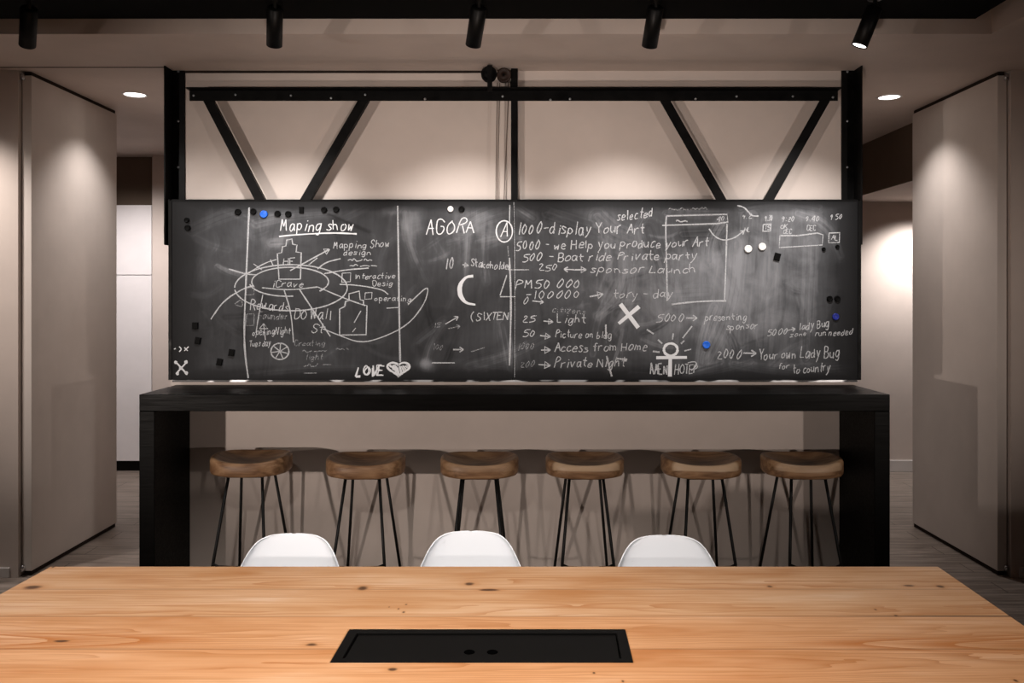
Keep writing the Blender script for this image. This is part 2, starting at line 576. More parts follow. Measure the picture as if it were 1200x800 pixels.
board_panel(XL + .004, SEAM - .001)
board_panel(SEAM + .001, XR - .004)
b = MB()
b.box(XL - .006, XR + .006, DB - .004, DB + .028, ZT, ZT + .006)
b.box(XL - .012, XL + .004, DB - .004, DB + .028, ZB, ZT + .006)
b.box(XR - .004, XR + .012, DB - .004, DB + .028, ZB, ZT + .006)
b.build('board_frame', M['steel'], r)
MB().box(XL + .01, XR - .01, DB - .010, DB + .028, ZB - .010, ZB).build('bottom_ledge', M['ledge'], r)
zt = CH - (105 - CY) * DB / F; zb = CH - (118 - CY) * DB / F
xa, xb = (222 - CX) * DB / F, (982 - CX) * DB / F
b = MB()
b.box(xa, xb, DB, DB + .006, zb, zt)
b.box(xa, xb, DB - .055, DB, zt - .006, zt)
b.build('top_beam', M['steel'], r)
for (p0, p1) in (((241, 112), (306, 237)), ((429, 112), (356, 237)), ((776, 112), (847, 237)), ((970, 112), (899, 237))):
    a_, b_ = P(*p0, DB + .012), P(*p1, DB + .012)
    q = MB().bar(a_, b_, .048, .006)
    dd = (b_ - a_).normalized(); pp = dd.cross(Vector((0, 1, 0))).normalized()
    q.bar(a_ + pp * .021 + Vector((0, .018, 0)), b_ + pp * .021 + Vector((0, .018, 0)), .006, .036)
    q.build('brace', M['steel'], r)
for px, py in ((227, 112), (276, 111), (341, 112), (388, 115), (428, 111), (498, 116), (589, 113), (645, 117), (668, 116), (815, 116), (863, 113), (929, 113), (976, 114)):
    MB().lathe([(.0, .006), (.0045, .006), (.0065, .003), (.0065, 0)], P(px, py, DB), (0, -1, 0), 12).build('bolt', M['bolt'], r)

# ------------------------------------------------------------------ chalk strokes
GL = {
 'A': '00 3a 60|14 54', 'B': '0a 00|0a 4a 58 45 05|45 63 40 00', 'C': '68 4a 1a 07 03 10 40 62', 'D': '0a 00 40 63 67 4a 0a', 'E': '6a 0a 00 60|05 45',
 'F': '6a 0a 00|05 45', 'G': '68 4a 1a 07 03 10 40 63 65 35', 'H': '0a 00|6a 60|05 65', 'I': '3a 30', 'J': '5a 52 30 11', 'K': '0a 00|6a 04|25 60', 'L': '0a 00 50', 'M': '00 1a 34 5a 60',
 'N': '00 0a 60 6a', 'O': '3a 07 03 30 63 67 3a', 'P': '00 0a 4a 68 46 05', 'R': '00 0a 4a 68 46 05|35 60', 'S': '68 4a 1a 07 35 63 40 10 02', 'T': '0a 6a|3a 30',
 'V': '0a 30 6a', 'W': '0a 10 37 50 6a', 'X': '0a 60|6a 00', 'Y': '0a 35 6a|35 30',
 'a': '55 36 15 02 10 30 54|56 50 60', 'b': '0a 00|04 25 44 52 30 00', 'c': '55 36 15 02 10 30 51', 'd': '55 36 15 02 10 30 54|5a 50', 'e': '03 53 55 36 15 02 10 30 51',
 'f': '59 4a 29 20|06 46', 'g': '55 36 15 02 10 30 54|56 5z 3w 0y', 'h': '0a 00|04 26 45 50', 'i': '26 20|29 28', 'k': '0a 00|56 03 50', 'j': '26 2y 0w', 'l': '2a 20', 'm': '06 00|04 25 33 30|34 55 63 60',
 'n': '06 00|04 26 45 50', 'o': '36 15 02 10 30 52 55 36', 'p': '06 0w|05 26 45 53 30 02', 'r': '06 00|04 26 46', 's': '55 26 15 33 52 30 01', 't': '2a 21 40|06 56', 'u': '06 02 20 42|56 50',
 'v': '06 20 56', 'w': '06 10 34 40 56', 'y': '06 21|56 2y 0w', 'z': '06 56 00 50',
 '0': '3a 17 03 20 43 57 3a', '1': '2a 20', '2': '18 3a 58 46 00 60', '5': '6a 1a 06 46 63 40 00', '4': '5a 5z|5a 03 63', '9': '58 3a 17 35 58|58 40', '3': '09 3a 58 25 53 30 01',
 '-': '15 55', '.': '20 21', ':': '21 22|26 27', '(': '4b 17 13 4z', ' ': '', '|': '2a 20'}
YV = {c: i for i, c in enumerate('0123456789abc')}
YV.update({'z': -1, 'y': -2, 'x': -3, 'w': -4})
rs = random.Random(11)


def chaikin(p, k=2):
    for _ in range(k):
        if len(p) < 3: return p
        q = [p[0]]
        for a_, b_ in zip(p[:-1], p[1:]):
            q.append((a_[0] * .75 + b_[0] * .25, a_[1] * .75 + b_[1] * .25)); q.append((a_[0] * .25 + b_[0] * .75, a_[1] * .25 + b_[1] * .75))
        q.append(p[-1]); p = q
    return p


class Chalk:
    n = 0

    def __init__(s): s.mb = MB(); s.lines = []

    def stroke(s, pts, wd=1.5, smooth=True):
        """one chalk line through photo positions"""
        if smooth: pts = chaikin(list(pts))
        pts = [Vector((p[0], p[1])) for p in pts]
        q = [pts[0]]
        for p in pts[1:]:
            if (p - q[-1]).length > .15: q.append(p)
        if len(q) < 2: q.append(q[0] + Vector((wd * .8, 0)))
        Chalk.n += 1
        d = DB - .0006 - Chalk.n * 1.5e-6
        vs = []
        for i, p in enumerate(q):
            t_ = (q[min(i + 1, len(q) - 1)] - q[max(i - 1, 0)])
            t_ = t_.normalized() if t_.length > 1e-6 else Vector((1, 0))
            nn = Vector((-t_.y, t_.x)) * wd * .5 * rs.uniform(.8, 1.2)
            for e in (p + nn, p - nn):
                vs.append(P(e.x, e.y, d))
        s.mb.add(vs, [(2 * i, 2 * i + 1, 2 * i + 3, 2 * i + 2) for i in range(len(q) - 1)])

    def text(s, st, x0, x1, yb, h, wd=1.4, rise=0.0, slant=.12):
        keep, s.mb = s.mb, MB()
        s.lines.append(s.mb)
        s.letters(st, x0, x1, yb, h, wd * .74, rise, slant)
        s.mb = keep

    def letters(s, st, x0, x1, yb, h, wd, rise, slant):
        adv = [3.5 if c == ' ' else (4.2 if c in 'il1.:I|' else 7.6 if c in 'mwMWHN' else 5.7 if c in 'rtscf' else 6.7) for c in st]
        tot = sum(adv); kx = (x1 - x0) / tot; ky = h / 10
        x = 0
        for c, aw in zip(st, adv):
            jx, jy, jr = rs.uniform(-.4, .4), rs.uniform(-.9, .9), rs.uniform(-.12, .14); js = rs.uniform(.85, 1.18)
            for sk in GL[c].split('|'):
                if not sk: continue
                pts = []
                for tk in sk.split():
                    gx = int(tk[0]) * .88 * rs.uniform(.93, 1.07) + jx + rs.uniform(-.35, .35); gy = YV[tk[1]] * js + jy + rs.uniform(-.45, .45)
                    gx += gy * (slant + jr)
                    X = x0 + (x + gx) * kx
                    pts.append((X, yb - gy * ky - rise * (X - x0)))
                if c in 'AEFHIKLMNTVWXYZkvwxz14':
                    for e0, e1 in zip(pts[:-1], pts[1:]): s.stroke([e0, e1], wd, False)
                else:
                    s.stroke(pts, wd)
            x += aw

    def arrow(s, x0, y0, x1, y1, h=3.5, wd=1.4, tri=False):
        s.stroke([(x0, y0), (x1, y1)], wd)
        a_ = math.atan2(y1 - y0, x1 - x0)
        if tri:
            q = [(x1 + h * 1.7 * math.cos(a_ + e), y1 + h * 1.7 * math.sin(a_ + e)) for e in (2.6, -2.6)]
            s.stroke([(x1, y1), q[0], q[1], (x1, y1)], wd, False)
            return
        for e in (2.55, -2.55):
            s.stroke([(x1, y1), (x1 + h * 1.5 * math.cos(a_ + e), y1 + h * 1.5 * math.sin(a_ + e))], wd)

    def ell(s, cx, cy, rx, ry, a0=0, a1=360, wd=1.4, n=40):
        s.stroke([(cx + rx * math.cos(math.radians(a0 + (a1 - a0) * k / n)), cy + ry * math.sin(math.radians(a0 + (a1 - a0) * k / n))) for k in range(n + 1)], wd, False)

    def rect(s, x0, y0, x1, y1, wd=1.2):
        s.stroke([(x0, y0), (x1, y0 - .5), (x1 - .5, y1), (x0 - .5, y1 + .5), (x0, y0)], wd, False)

    def scribble(s, x0, x1, yb, h, wd=1.1):
        n = max(4, int((x1 - x0) / 2.2)); p = []
        for k in range(n + 1):
            p.append((x0 + (x1 - x0) * k / n + rs.uniform(-.6, .6), yb - rs.uniform(0, h) * (1 if k % 2 else .25)))
            if rs.random() < .16 and len(p) > 2:
                s.stroke(p, wd); p = []
        if len(p) > 1: s.stroke(p, wd)

    def build(s, name, m, label=None):
        for q in s.lines: q.build('chalk_lettering', m, r)
        if s.mb.v: s.mb.build(name, m, r)


def chalk_mat(name, col, cover):
    m = mat(name, col, .95, .0)
    t = NT(m); n = t.noise(t.coord(), 300, 3, .65)
    a_ = t.maprange(n, .62 - cover * .42, .74 - cover * .42, .25, 1.0)
    t.l(t.math('MULTIPLY', a_, min(1, cover + .15)), t.b.inputs['Alpha'])
    return m


CB, CM, CF = chalk_mat('chalk_bold', (.66, .67, .69), .92), chalk_mat('chalk_line', (.58, .59, .61), .62), chalk_mat('chalk_faint', (.50, .51, .53), .42)

# dividing lines
c = Chalk()
c.stroke([(292, 243), (290, 290), (288, 335), (286, 385), (287, 415), (291, 443)], 1.9)
c.stroke([(466, 241), (467, 300), (468, 380), (469, 424)], 1.9)
c.stroke([(597.5, 240), (597, 262)], 1.4); c.stroke([(597, 302), (599, 350), (598, 400), (597, 428)], 1.9)
c.build('chalk_line', CM)
c = Chalk(); c.stroke([(602.3, 237), (603.5, 330), (603, 442)], 1.1); c.stroke([(595, 288), (596, 300)], 1); c.build('chalk_line', CF)

# left drawing: heading, bottle, ripples
c = Chalk()
c.text('Maping show', 329, 417, 270.5, 12, 1.6, .01); c.stroke([(327, 277), (345, 275), (390, 272.5), (418, 274)], 1.7)
c.build('chalk_underline', CB)
c = Chalk()
c.stroke([(352, 327), (327, 327), (325, 297), (330, 296), (331, 289), (335, 288), (336, 281), (342, 280), (343, 286), (348, 287), (347, 295), (353, 296), (352, 327)], 1.4, False)
c.text('HF', 332, 346, 310, 8, 1.4)
c.text('iCrave', 319, 357, 336, 8, 1.2)
c.build('chalk_bottle', CM)
c = Chalk()
c.ell(341, 337, 66, 27, -180, 60); c.ell(341, 337, 66, 27, 60, 175); c.ell(340, 330, 45, 17, -200, 40); c.ell(336, 330, 44, 17, 80, 170)
c.stroke([(247, 374), (262, 352), (285, 338), (296, 335)], 1.5); c.stroke([(268, 315), (288, 321), (301, 322)], 1.4); c.stroke([(291, 320), (310, 308), (324, 304)], 1.2)
c.stroke([(297, 309), (307, 316)], 1.1); c.stroke([(317, 304), (320, 311)], 1.1)
c.arrow(340, 317, 386, 292, 4, 1.5, True); c.stroke([(362, 310), (372, 302)], 1.1)
c.stroke([(372, 315), (382, 307), (399, 303)], 1.4); c.stroke([(380, 320.5), (405, 316), (432, 314)], 1.4); c.stroke([(398, 333), (420, 334), (448, 339), (455, 345)], 1.2)
c.stroke([(308, 345), (303, 370), (300, 390)], 1.1); c.stroke([(333, 340), (341, 365), (344, 401)], 1.4); c.stroke([(351, 339), (370, 368), (387, 394)], 1.4)
c.stroke([(307, 337), (340, 340), (372, 336)], 1.3); c.stroke([(372, 336), (405, 350), (428, 358)], 1.2)
c.stroke([(378, 385), (398, 393), (422, 402), (447, 396), (478, 381), (497, 357), (502, 340), (500, 336), (485, 350), (478, 357)], 1.3)
c.build('chalk_ripples', CM)
c = Chalk()
c.text('Mapping Show', 391, 458, 291, 8, 1.2, .02); c.text('design', 402, 436, 299, 6, 1.1); c.scribble(408, 438, 306, 4, 1); c.scribble(410, 442, 312, 4, 1)
c.rect(401, 320, 411, 330); c.text('Interactive', 415, 464, 327, 6.5, 1.1, .02); c.text('Desig', 437, 461, 335, 6, 1.1)
c.rect(428, 343, 436, 350, 1); c.text('operating', 439, 483, 352, 6, 1.1, -.02); c.stroke([(453, 361), (468, 360)], 1)
c.build('chalk_sketch', CM)
c = Chalk()
c.text('Rewards', 294, 339, 362, 11, 1.3, -.04); c.text('DO Wall', 344, 390, 374, 12, 1.4); c.text('St', 364, 381, 390, 10, 1.3)
c.text('openingNight', 296, 341, 393, 8, 1.1, .05); c.text('Tues day', 292, 318, 406, 7, 1.1, .05)
c.ell(328, 411.5, 10.5, 9.5, 0, 360, 1.5)
for k in range(7):
    an = k * 2 * PI / 7 + .3
    c.stroke([(328, 411.5), (328 + 10 * math.cos(an), 411.5 + 9 * math.sin(an))], 1.2)
c.stroke([(304, 385), (309, 379), (314, 385), (304, 385)], 1, False); c.stroke([(309, 380), (311, 398)], 1)
c.build('chalk_sketch', CM)
c = Chalk()
c.text('Founder', 303, 338, 374, 8, 1.2); c.rect(289, 337, 298, 345, 1); c.rect(289, 368, 298, 381, 1); c.stroke([(275, 356), (283, 350), (285, 360), (276, 357)], 1)
c.text('Creating', 345, 382, 405, 6, 1); c.scribble(354, 383, 413, 5, 1); c.scribble(394, 408, 410, 3, 1); c.text('light', 358, 379, 421, 7, 1); c.scribble(356, 372, 430, 6, 1); c.stroke([(378, 427), (388, 427)], 1.2)
c.stroke([(356, 437), (371, 437)], 1.2)
c.build('chalk_sketch', CF)
# bottle outline on the lower left
c = Chalk()
c.stroke([(398, 392.5), (398, 362), (404, 359), (405, 353), (409, 352), (409, 344), (421, 341), (422, 351), (426, 352), (426, 357), (430, 358), (429, 392), (398, 392.5)], 1.5, False)
c.stroke([(415, 378), (423, 364)], .9); c.stroke([(413, 389), (417, 384)], .9)
c.build('chalk_bottle', CM)
# LOVE and heart
c = Chalk()
for dx in (0, .8): c.text('LOVE', 417 + dx, 450 + dx, 441, 10.5, 2.0, .03)
c.build('chalk_love', CB)
c = Chalk()
hp = []
for k in range(41):
    a_ = 2 * PI * k / 40
    hp.append((467 + .82 * 16 * math.sin(a_) ** 3, 431.5 - .56 * (13 * math.cos(a_) - 5 * math.cos(2 * a_) - 2 * math.cos(3 * a_) - math.cos(4 * a_))))
c.stroke(hp, 2.4, False)
for k in range(17):
    u = -1 + 2 * k / 16
    xx = 467 + 12 * u; top = 427 if abs(u) > .12 else 429; bot = 441 - 12 * abs(u) ** 1.3
    c.stroke([(xx - 1, top + rs.uniform(0, 2)), (xx + 1.5, max(bot - rs.uniform(0, 2), top + 1))], 1.25)
c.build('chalk_heart', CB)
# skull-less crossbones in the corner
c = Chalk()
c.stroke([(207, 425), (218, 437)], 1.8); c.stroke([(218, 425), (207, 437)], 1.8)
for px, py in ((206, 424.5), (218, 424), (208, 437.5), (218.5, 437), (212, 431)): c.ell(px, py, 1.0, 1.0, 0, 360, 2.2, 10)
c.stroke([(210, 406), (213, 409), (210, 412)], 1.4); c.stroke([(216, 407), (220, 411)], 1.2); c.stroke([(221, 406), (216, 411)], 1.2); c.stroke([(204, 409), (206, 408)], 1)
c.build('chalk_crossbones', CB)

# middle
c = Chalk()
c.text('AGORA', 499, 558, 274, 15.5, 1.7, .0); c.ell(591, 271, 9.5, 12.5, 0, 360, 1.5); c.text('A', 587, 597, 277, 15, 1.5)
c.build('chalk_underline', CB)
c = Chalk()
for k in range(4):
    c.stroke([(554.5, 322.5 + k * .6), (546, 323.5 + k * .5), (538.5 + k, 331 + k * .3), (536 + k * 1.4, 340), (539 + k * 1.2, 350 - k * .4), (547, 356 - k * .4), (557, 357.2 - k * .2)], 1.5)
c.build('chalk_crescent', CB)
c = Chalk()
c.text('10', 521, 533, 316, 14, 1.6); c.text('Stakeholder', 552, 600, 312, 8.5, 1.3, -.09); c.arrow(542, 310, 549, 311, 3, 1.2, True); c.text('(SIXTEN', 551, 597, 375, 9.5, 1.5)
c.arrow(531, 409.5, 543, 409.5, 3.5, 1.4); c.stroke([(506, 425), (533, 425)], 1.6)
c.stroke([(594, 322), (586, 346)], 1.2); c.stroke([(586, 347.5), (604, 347.5)], 1.2); c.stroke([(596, 316), (620, 316)], 1)
c.arrow(522, 379.5, 537, 371, 3.5, 1.2)
c.build('chalk_sketch', CM)
c = Chalk()
c.text('15', 508, 518, 383, 6, 1.1); c.arrow(525, 385, 539, 382, 3, 1.1); c.text('100', 507, 520, 410, 7, 1.1); c.stroke([(552, 412), (568, 407)], 1.2)
c.build('chalk_sketch', CF)

# price list
c = Chalk()
c.text('1000-display Your Art', 606, 757, 275, 13, 1.6, .012); c.text('selected', 723, 766, 259, 10.5, 1.5, .12)
c.text('5000 - we Help you produce your Art', 605, 832, 293, 10.5, 1.5, .022); c.text('500 - Boat ride Private party', 612, 818, 306.5, 10, 1.45, .012)
c.text('250', 631, 655, 317, 7, 1.2); c.arrow(675, 316, 687, 316, 4, 1.4, True); c.arrow(675, 316, 661, 315.5, 3.5, 1.4); c.text('sponsor Launch', 692, 818, 319.5, 9, 1.4)
c.text('PM50 000', 605, 682, 338, 11, 1.5); c.text('-100000', 614, 682, 349.5, 9, 1.4)
c.arrow(691, 347.5, 707, 344.5, 4.5, 1.5, True); c.text('tory - day', 719, 790, 349, 9, 1.4, .01)
c.text('25', 612, 628, 377.5, 8, 1.4); c.arrow(637, 376, 648, 377, 3.5, 1.3, True); c.text('Light', 653, 688, 378, 9, 1.3)
c.text('50', 613, 629, 394, 8, 1.4); c.arrow(633, 393, 645, 394.5, 4, 1.4, True); c.text('Picture on bldg', 651, 718, 395, 8, 1.3, -.02)
c.arrow(634, 410, 645, 410, 4.5, 1.5, True); c.text('Access from Home', 650, 760, 412.5, 10.5, 1.5, .02)
c.arrow(631, 427, 645, 428, 4.5, 1.5, True); c.text('Private Night', 650, 734, 430, 10.5, 1.5, .01)
c.stroke([(710, 380), (710, 397)], 1.8); c.stroke([(711, 417), (714, 430), (717, 441)], 2.0); c.stroke([(722, 420), (735, 421)], 2)
c.text('0', 613, 620, 357, 8, 1.2); c.arrow(624, 352.5, 637, 354, 3, 1.2)
c.build('chalk_arrows', CM)
c = Chalk()
c.text('citizens', 647, 687, 365.5, 6.5, 1.2, -.06); c.text('1000', 606, 627, 411, 8, 1.2, .12); c.text('200', 610, 627, 430, 7, 1.2)
c.scribble(783, 829, 246, 4, 1.2)
c.build('chalk_arrows', CF)
c = Chalk()
for a_, b_, e in (((727, 356), (748, 384), 1), ((749, 359), (725, 379), 1)):
    c.stroke([a_, b_], 4.2, False)
c.build('chalk_cross', CB)

# right hand notes
c = Chalk()
c.text('5000', 769, 804, 377, 8.5, 1.4); c.arrow(804, 372.5, 817, 372.5, 4, 1.3); c.text('presenting', 826, 876, 376, 8.5, 1.3, .03); c.text('sponsor', 851, 890, 387, 8, 1.3, .08)
c.text('5000', 899, 924, 394, 7.5, 1.4, .1); c.arrow(923, 387, 932, 385, 3, 1.3); c.text('lady Bug', 936, 973, 387, 9, 1.4, .12); c.text('zone', 926, 946, 395, 5, 1.1, .1); c.text('run needed', 955, 1000, 394, 6.5, 1.2, .05)
c.text('2000', 840, 870, 420.5, 10, 1.5); c.arrow(871, 413.5, 886, 414, 4.5, 1.6); c.text('Your own', 889, 934, 422, 10.5, 1.6, .06); c.text('Lady Bug', 938, 985, 419, 12, 1.5, .01)
c.text('for', 912, 926, 432, 6.5, 1.3); c.text('to country', 929, 974, 438, 9, 1.4, .1)
c.build('chalk_arrows', CM)
c = Chalk()
c.stroke([(781, 253), (852, 251), (853, 260), (840, 262), (776, 264)], 1.6, False); c.stroke([(781, 253), (780, 264), (781, 300), (782, 352)], 1.5)
c.stroke([(852, 262), (851, 300), (849, 352)], 1.5); c.stroke([(787, 356.5), (808, 354), (830, 352.5), (851, 352.5)], 1.8); c.text('40', 840, 850, 259, 5, 1.1)
c.scribble(792, 808, 260, 4, 1.4)
c.stroke([(831, 268), (837, 277), (848, 282), (860, 279), (866, 275)], 1.4); c.arrow(864, 276, 872, 270.5, 3, 1.4)
c.stroke([(864, 241), (871, 242), (877, 248), (881, 253), (889, 253)], 1.6)
c.stroke([(914, 276), (935, 276), (958, 273), (964.5, 275), (963.5, 287), (913, 290), (914, 276)], 1.4, False); c.rect(971.5, 273, 984, 284, 1.3); c.text('AL', 974, 983, 281, 6, 1.2)
c.rect(894.5, 263, 903.5, 270.5, 1.6); c.text('15', 896, 903, 269, 5, 1.2)
c.text('9.30', 896, 906, 259, 6, 1.1); c.text('9:20', 915, 932, 260, 6, 1.2); c.text('9.40', 943, 961, 259, 6, 1.2); c.text('9 50', 972, 987, 257, 6, 1.1); c.text('9.2', 869, 882, 256, 5, 1.1)
c.text('OK', 915, 923, 268, 5, 1.2); c.text('DEC', 918, 928, 274, 5, 1.2); c.text('DEC', 945, 957, 270.5, 6, 1.2); c.text('HL', 872, 880, 271, 5, 1.2)
c.build('chalk_boxes', CM)
# ankh with rays
c = Chalk()
c.ell(786, 409.5, 8, 7.2, 0, 360, 3.0); c.stroke([(769, 419), (805, 418.6)], 3.6, False); c.stroke([(785.5, 419), (785, 441)], 4.4, False)
c.build('chalk_ankh', CB)
c = Chalk()
for a_, b_ in (((758, 386), (766, 391)), ((771, 398), (776, 402.5)), ((789, 390.5), (788, 398)), ((811, 382), (800, 396)), ((802, 399), (798, 402.5)), ((810, 409), (802, 411)), ((765, 411.5), (773, 412.5))):
    c.stroke([a_, b_], 1.7)
c.text('AMEN', 762, 783, 439, 11, 2.0, .0, .02); c.text('HOTEP', 790, 819, 439, 10.5, 1.5, .06)
c.stroke([(806, 425), (815, 423), (817, 428), (810, 434)], 1.3)
c.build('chalk_ankh_rays', CM)

# ------------------------------------------------------------------ magnets on the board
MG = 'magnets on the chalkboard'


def magnet(px, py, dia, m, label, square=False, rot=0.0):
    p = P(px, py, DB - .001)
    rr = dia / 2 * DB / F
    root = Vector(p)
    b = MB()
    if square:
        e = .007
        q = Matrix.Rotation(rot, 3, 'Y')
        vs = []
        for yy, k in ((0, 1), (-e, 1), (-e - .002, .85)):
            for sx, sz in ((-1, -1), (1, -1), (1, 1), (-1, 1)):
                vs.append(root + q @ Vector((sx * rr * k * .8, yy, sz * rr * k)))
        b.add(vs, [(0, 1, 5, 4), (1, 2, 6, 5), (2, 3, 7, 6), (3, 0, 4, 7), (4, 5, 9, 8), (5, 6, 10, 9), (6, 7, 11, 10), (7, 4, 8, 11), (8, 9, 10, 11), (3, 2, 1, 0)])
    else:
        b.lathe([(0, 0), (rr, 0), (rr, .007), (rr * .92, .0095), (rr * .8, .0105), (rr * .7, .0095), (0, .009)], root, (0, -1, 0), 24)
    o = b.build('board_magnet', m)
    # origin on the board behind the magnet
    me = o.data; me.transform(Matrix.Translation(-root)); o.location = root
    return tag(o, label, 'magnet', MG)


K, BL, WH = M['mag_black'], M['mag_blue'], M['mag_white']
magnet(279, 248.5, 7.5, K, 'round black magnet near the board top, just left of the first tall chalk line')
magnet(297, 248, 7.5, K, 'round black magnet between the tall chalk line and the bright blue magnet')
magnet(309.5, 251, 9, BL, 'bright blue round magnet at the top left of the chalkboard')
magnet(325.5, 250.5, 7.5, K, 'round black magnet just right of the bright blue magnet')
magnet(338, 251, 7.5, K, 'second round black magnet right of the bright blue magnet')
magnet(353.5, 246, 7, K, 'square black magnet above the heading Maping show', True)
magnet(380, 246, 7, K, 'left one of the close pair of black magnets above the word show')
magnet(394, 245.5, 7, K, 'right one of the close pair of black magnets above the word show')
magnet(528, 245, 7, WH, 'small white magnet above the word AGORA')
magnet(541, 245, 7, K, 'black magnet beside the white magnet above the word AGORA')
magnet(876.5, 291.5, 9, WH, 'left white magnet of the pair under the timetable, right of the tall chalk rectangle')
magnet(893, 289, 9, WH, 'right white magnet of the pair under the timetable, beside the black bar magnet')
magnet(910.5, 301, 9, K, 'tilted black bar magnet below the long chalk rectangle', True, .25)
magnet(827.5, 404, 9, BL, 'blue magnet to the right of the chalk ankh')
magnet(979, 371, 8, mat('dark_blue_magnet', (.01, .02, .22), .4, .3), 'dark blue magnet near the right edge above lady Bug')
magnet(972, 350, 7, K, 'left black magnet of the touching pair near the right board edge')
magnet(981, 350, 7, K, 'right black magnet of the touching pair near the right board edge')
magnet(219, 258, 6, K, 'upper one of two black magnets near the top left board corner')
magnet(220, 267, 7, K, 'lower one of two black magnets near the top left board corner')
magnet(229, 381.5, 8, K, 'square black magnet near the left board edge, highest of the lower left four', True)
magnet(232, 399, 8, K, 'tilted black bar magnet under the square one near the left board edge', True, .2)
magnet(271.5, 413, 8, K, 'black bar magnet left of the chalk line foot, right one of the lowest two', True, .15)
magnet(257.5, 424, 8, K, 'lowest black bar magnet on the left of the chalkboard', True, .2)
magnet(965, 292, 4.5, K, 'tiny black magnet under the boxed letters AL, left of two')
magnet(981, 289, 4.5, K, 'tiny black magnet under the boxed letters AL, right of two')

# ------------------------------------------------------------------ guide posts, centre post, pulleys, ropes
for nm, sx, ox, lab in (('left', -1, -1.836, 'black steel angle post at the left end of the chalkboard truss'), ('right', 1, 1.822, 'black steel angle post at the right end of the chalkboard truss')):
    g = thing('guide_post', (ox, DW - .05, 1.77), lab, 'post', 'steel guide posts beside the truss')
    xi = ox - sx * .072
    x0, x1 = sorted((ox, ox - sx * .006))
    b = MB().box(x0, x1, DW - .105, DW - .001, 1.77, HC)
    x0, x1 = sorted((ox, xi))
    b.box(x0, x1, DW - .008, DW - .001, 1.77, HC)
    b.build('angle_bar', M['steel'], g)
    for py in (84, 142, 196):
        MB().lathe([(0, .006), (.0045, .006), (.0065, .003), (.0065, 0)], P(209 if sx < 0 else 993, py, DW - .008), (0, -1, 0), 12).build('bolt', M['bolt'], g)
b = MB().box(-.019, .017, DW - .05, DW - .012, 1.90, HC)
o = b.build('centre_post', M['steel']); tag(o, 'slim black steel upright at the middle of the truss, running up to the ceiling', 'post')

g = thing('rope_pulley', (-.06, DW - .05, 2.6), 'pair of small black pulley wheels on a bracket at the truss middle', 'pulley')
for px, py, rr, m in ((573, 87, 9.3, M['steel']), (590.5, 88.5, 8.3, M['sheave'])):
    d = 4.45 if px < 580 else 4.52
    q = rr * d / F
    b = MB().lathe([(0, -.012), (q, -.012), (q, -.008), (q * .84, 0), (q, .008), (q, .012), (q * .8, .012), (q * .72, .008), (q * .3, .008), (q * .25, .014), (0, .014)], P(px, py, d), (0, -1, 0), 32)
    wv = b.build('wheel', m, g)
    MB().lathe([(0, .02), (.005, .02), (.007, .016), (.007, .0)], P(px, py, d), (0, -1, 0), 12).build('axle_bolt', M['bolt'] if px < 580 else M['steel'], wv)
pz = P(574, 87, 4.42)
MB().box(pz.x - .013, pz.x + .013, 4.406, 4.412, CH - (108 - CY) * 4.42 / F, CH - (77 - CY) * 4.42 / F).build('bracket', M['steel'], g)
MB().box(P(588, 0, 4.53).x, -.018, 4.53, 4.545, P(0, 91, 4.53).z, P(0, 85, 4.53).z).build('bracket', M['steel'], g)
g = None
b = MB()
for (a_, b_) in (((583, 97), (581, 236)), ((585.5, 97), (583, 236)), ((597, 92), (590.5, 236))):
    d = 4.512
    b.tube([P(*a_, d), P((a_[0] + b_[0]) / 2 - .3, (a_[1] + b_[1]) / 2, d), P(*b_, d), P(b_[0], b_[1] + 14, d)], .0024, 8)
o = b.build('pull_rope', M['rope']); tag(o, 'thin grey ropes hanging from the pulley wheels down behind the chalkboard', 'rope')

# ------------------------------------------------------------------ track spotlights
SPD = 3.60
specs = [((33.5, 24), (32, 53), .07, 'black cylinder spotlight hanging at the far left of the black ceiling edge', (-1.60, 1.62), 30),
         ((322, 24), (321.5, 53), .07, 'black cylinder spotlight above the left brace pair of the truss', (-1.20, 1.62), 50),
         ((559, 24), (554.5, 53), .07, 'black cylinder spotlight nearly above the pulley wheels', (-.30, 1.62), 50),
         ((766, 24), (761, 54), .07, 'black cylinder spotlight above the right half of the truss, left of the tilted lit one', (.55, 1.62), 48),
         ((1019, 24), (1007, 54), .012, 'sharply tilted black spotlight with a lit opening, above the right post', (1.46, 1.62), 64)]
for pa, pb, dep, lab, aim, pw in specs:
    qa, end = P(*pa, SPD), P(*pb, SPD + dep)
    d = (end - qa).normalized()
    piv = qa - d * .06
    top = Vector((piv.x, piv.y, 2.76))
    g = thing('track_spotlight', top, lab, 'spotlight', 'cylinder spotlights along the black ceiling edge')
    L = (end - piv).length
    hd = MB().lathe([(0, 0), (.026, 0), (.0335, .007), (.0335, L), (.029, L), (.029, L - .006)], piv, d, 28).build('housing', M['black'], g)
    MB().lathe([(0, L - .004), (.029, L - .004)], piv, d, 28).build('lens', M['lamp'], hd)
    MB().lathe([(0, 0), (.03, 0), (.03, -.012), (.009, -.014), (.009, piv.z - 2.76 - .01), (0, piv.z - 2.76 - .01)], top, (0, 0, 1), 20).build('mount', M['black'], g)
    spot('spotlight_beam', end + d * .012, (aim[0], DW - .1, aim[1]), pw * 1.45, 66, 1.0, (1, .945, .905), .03)

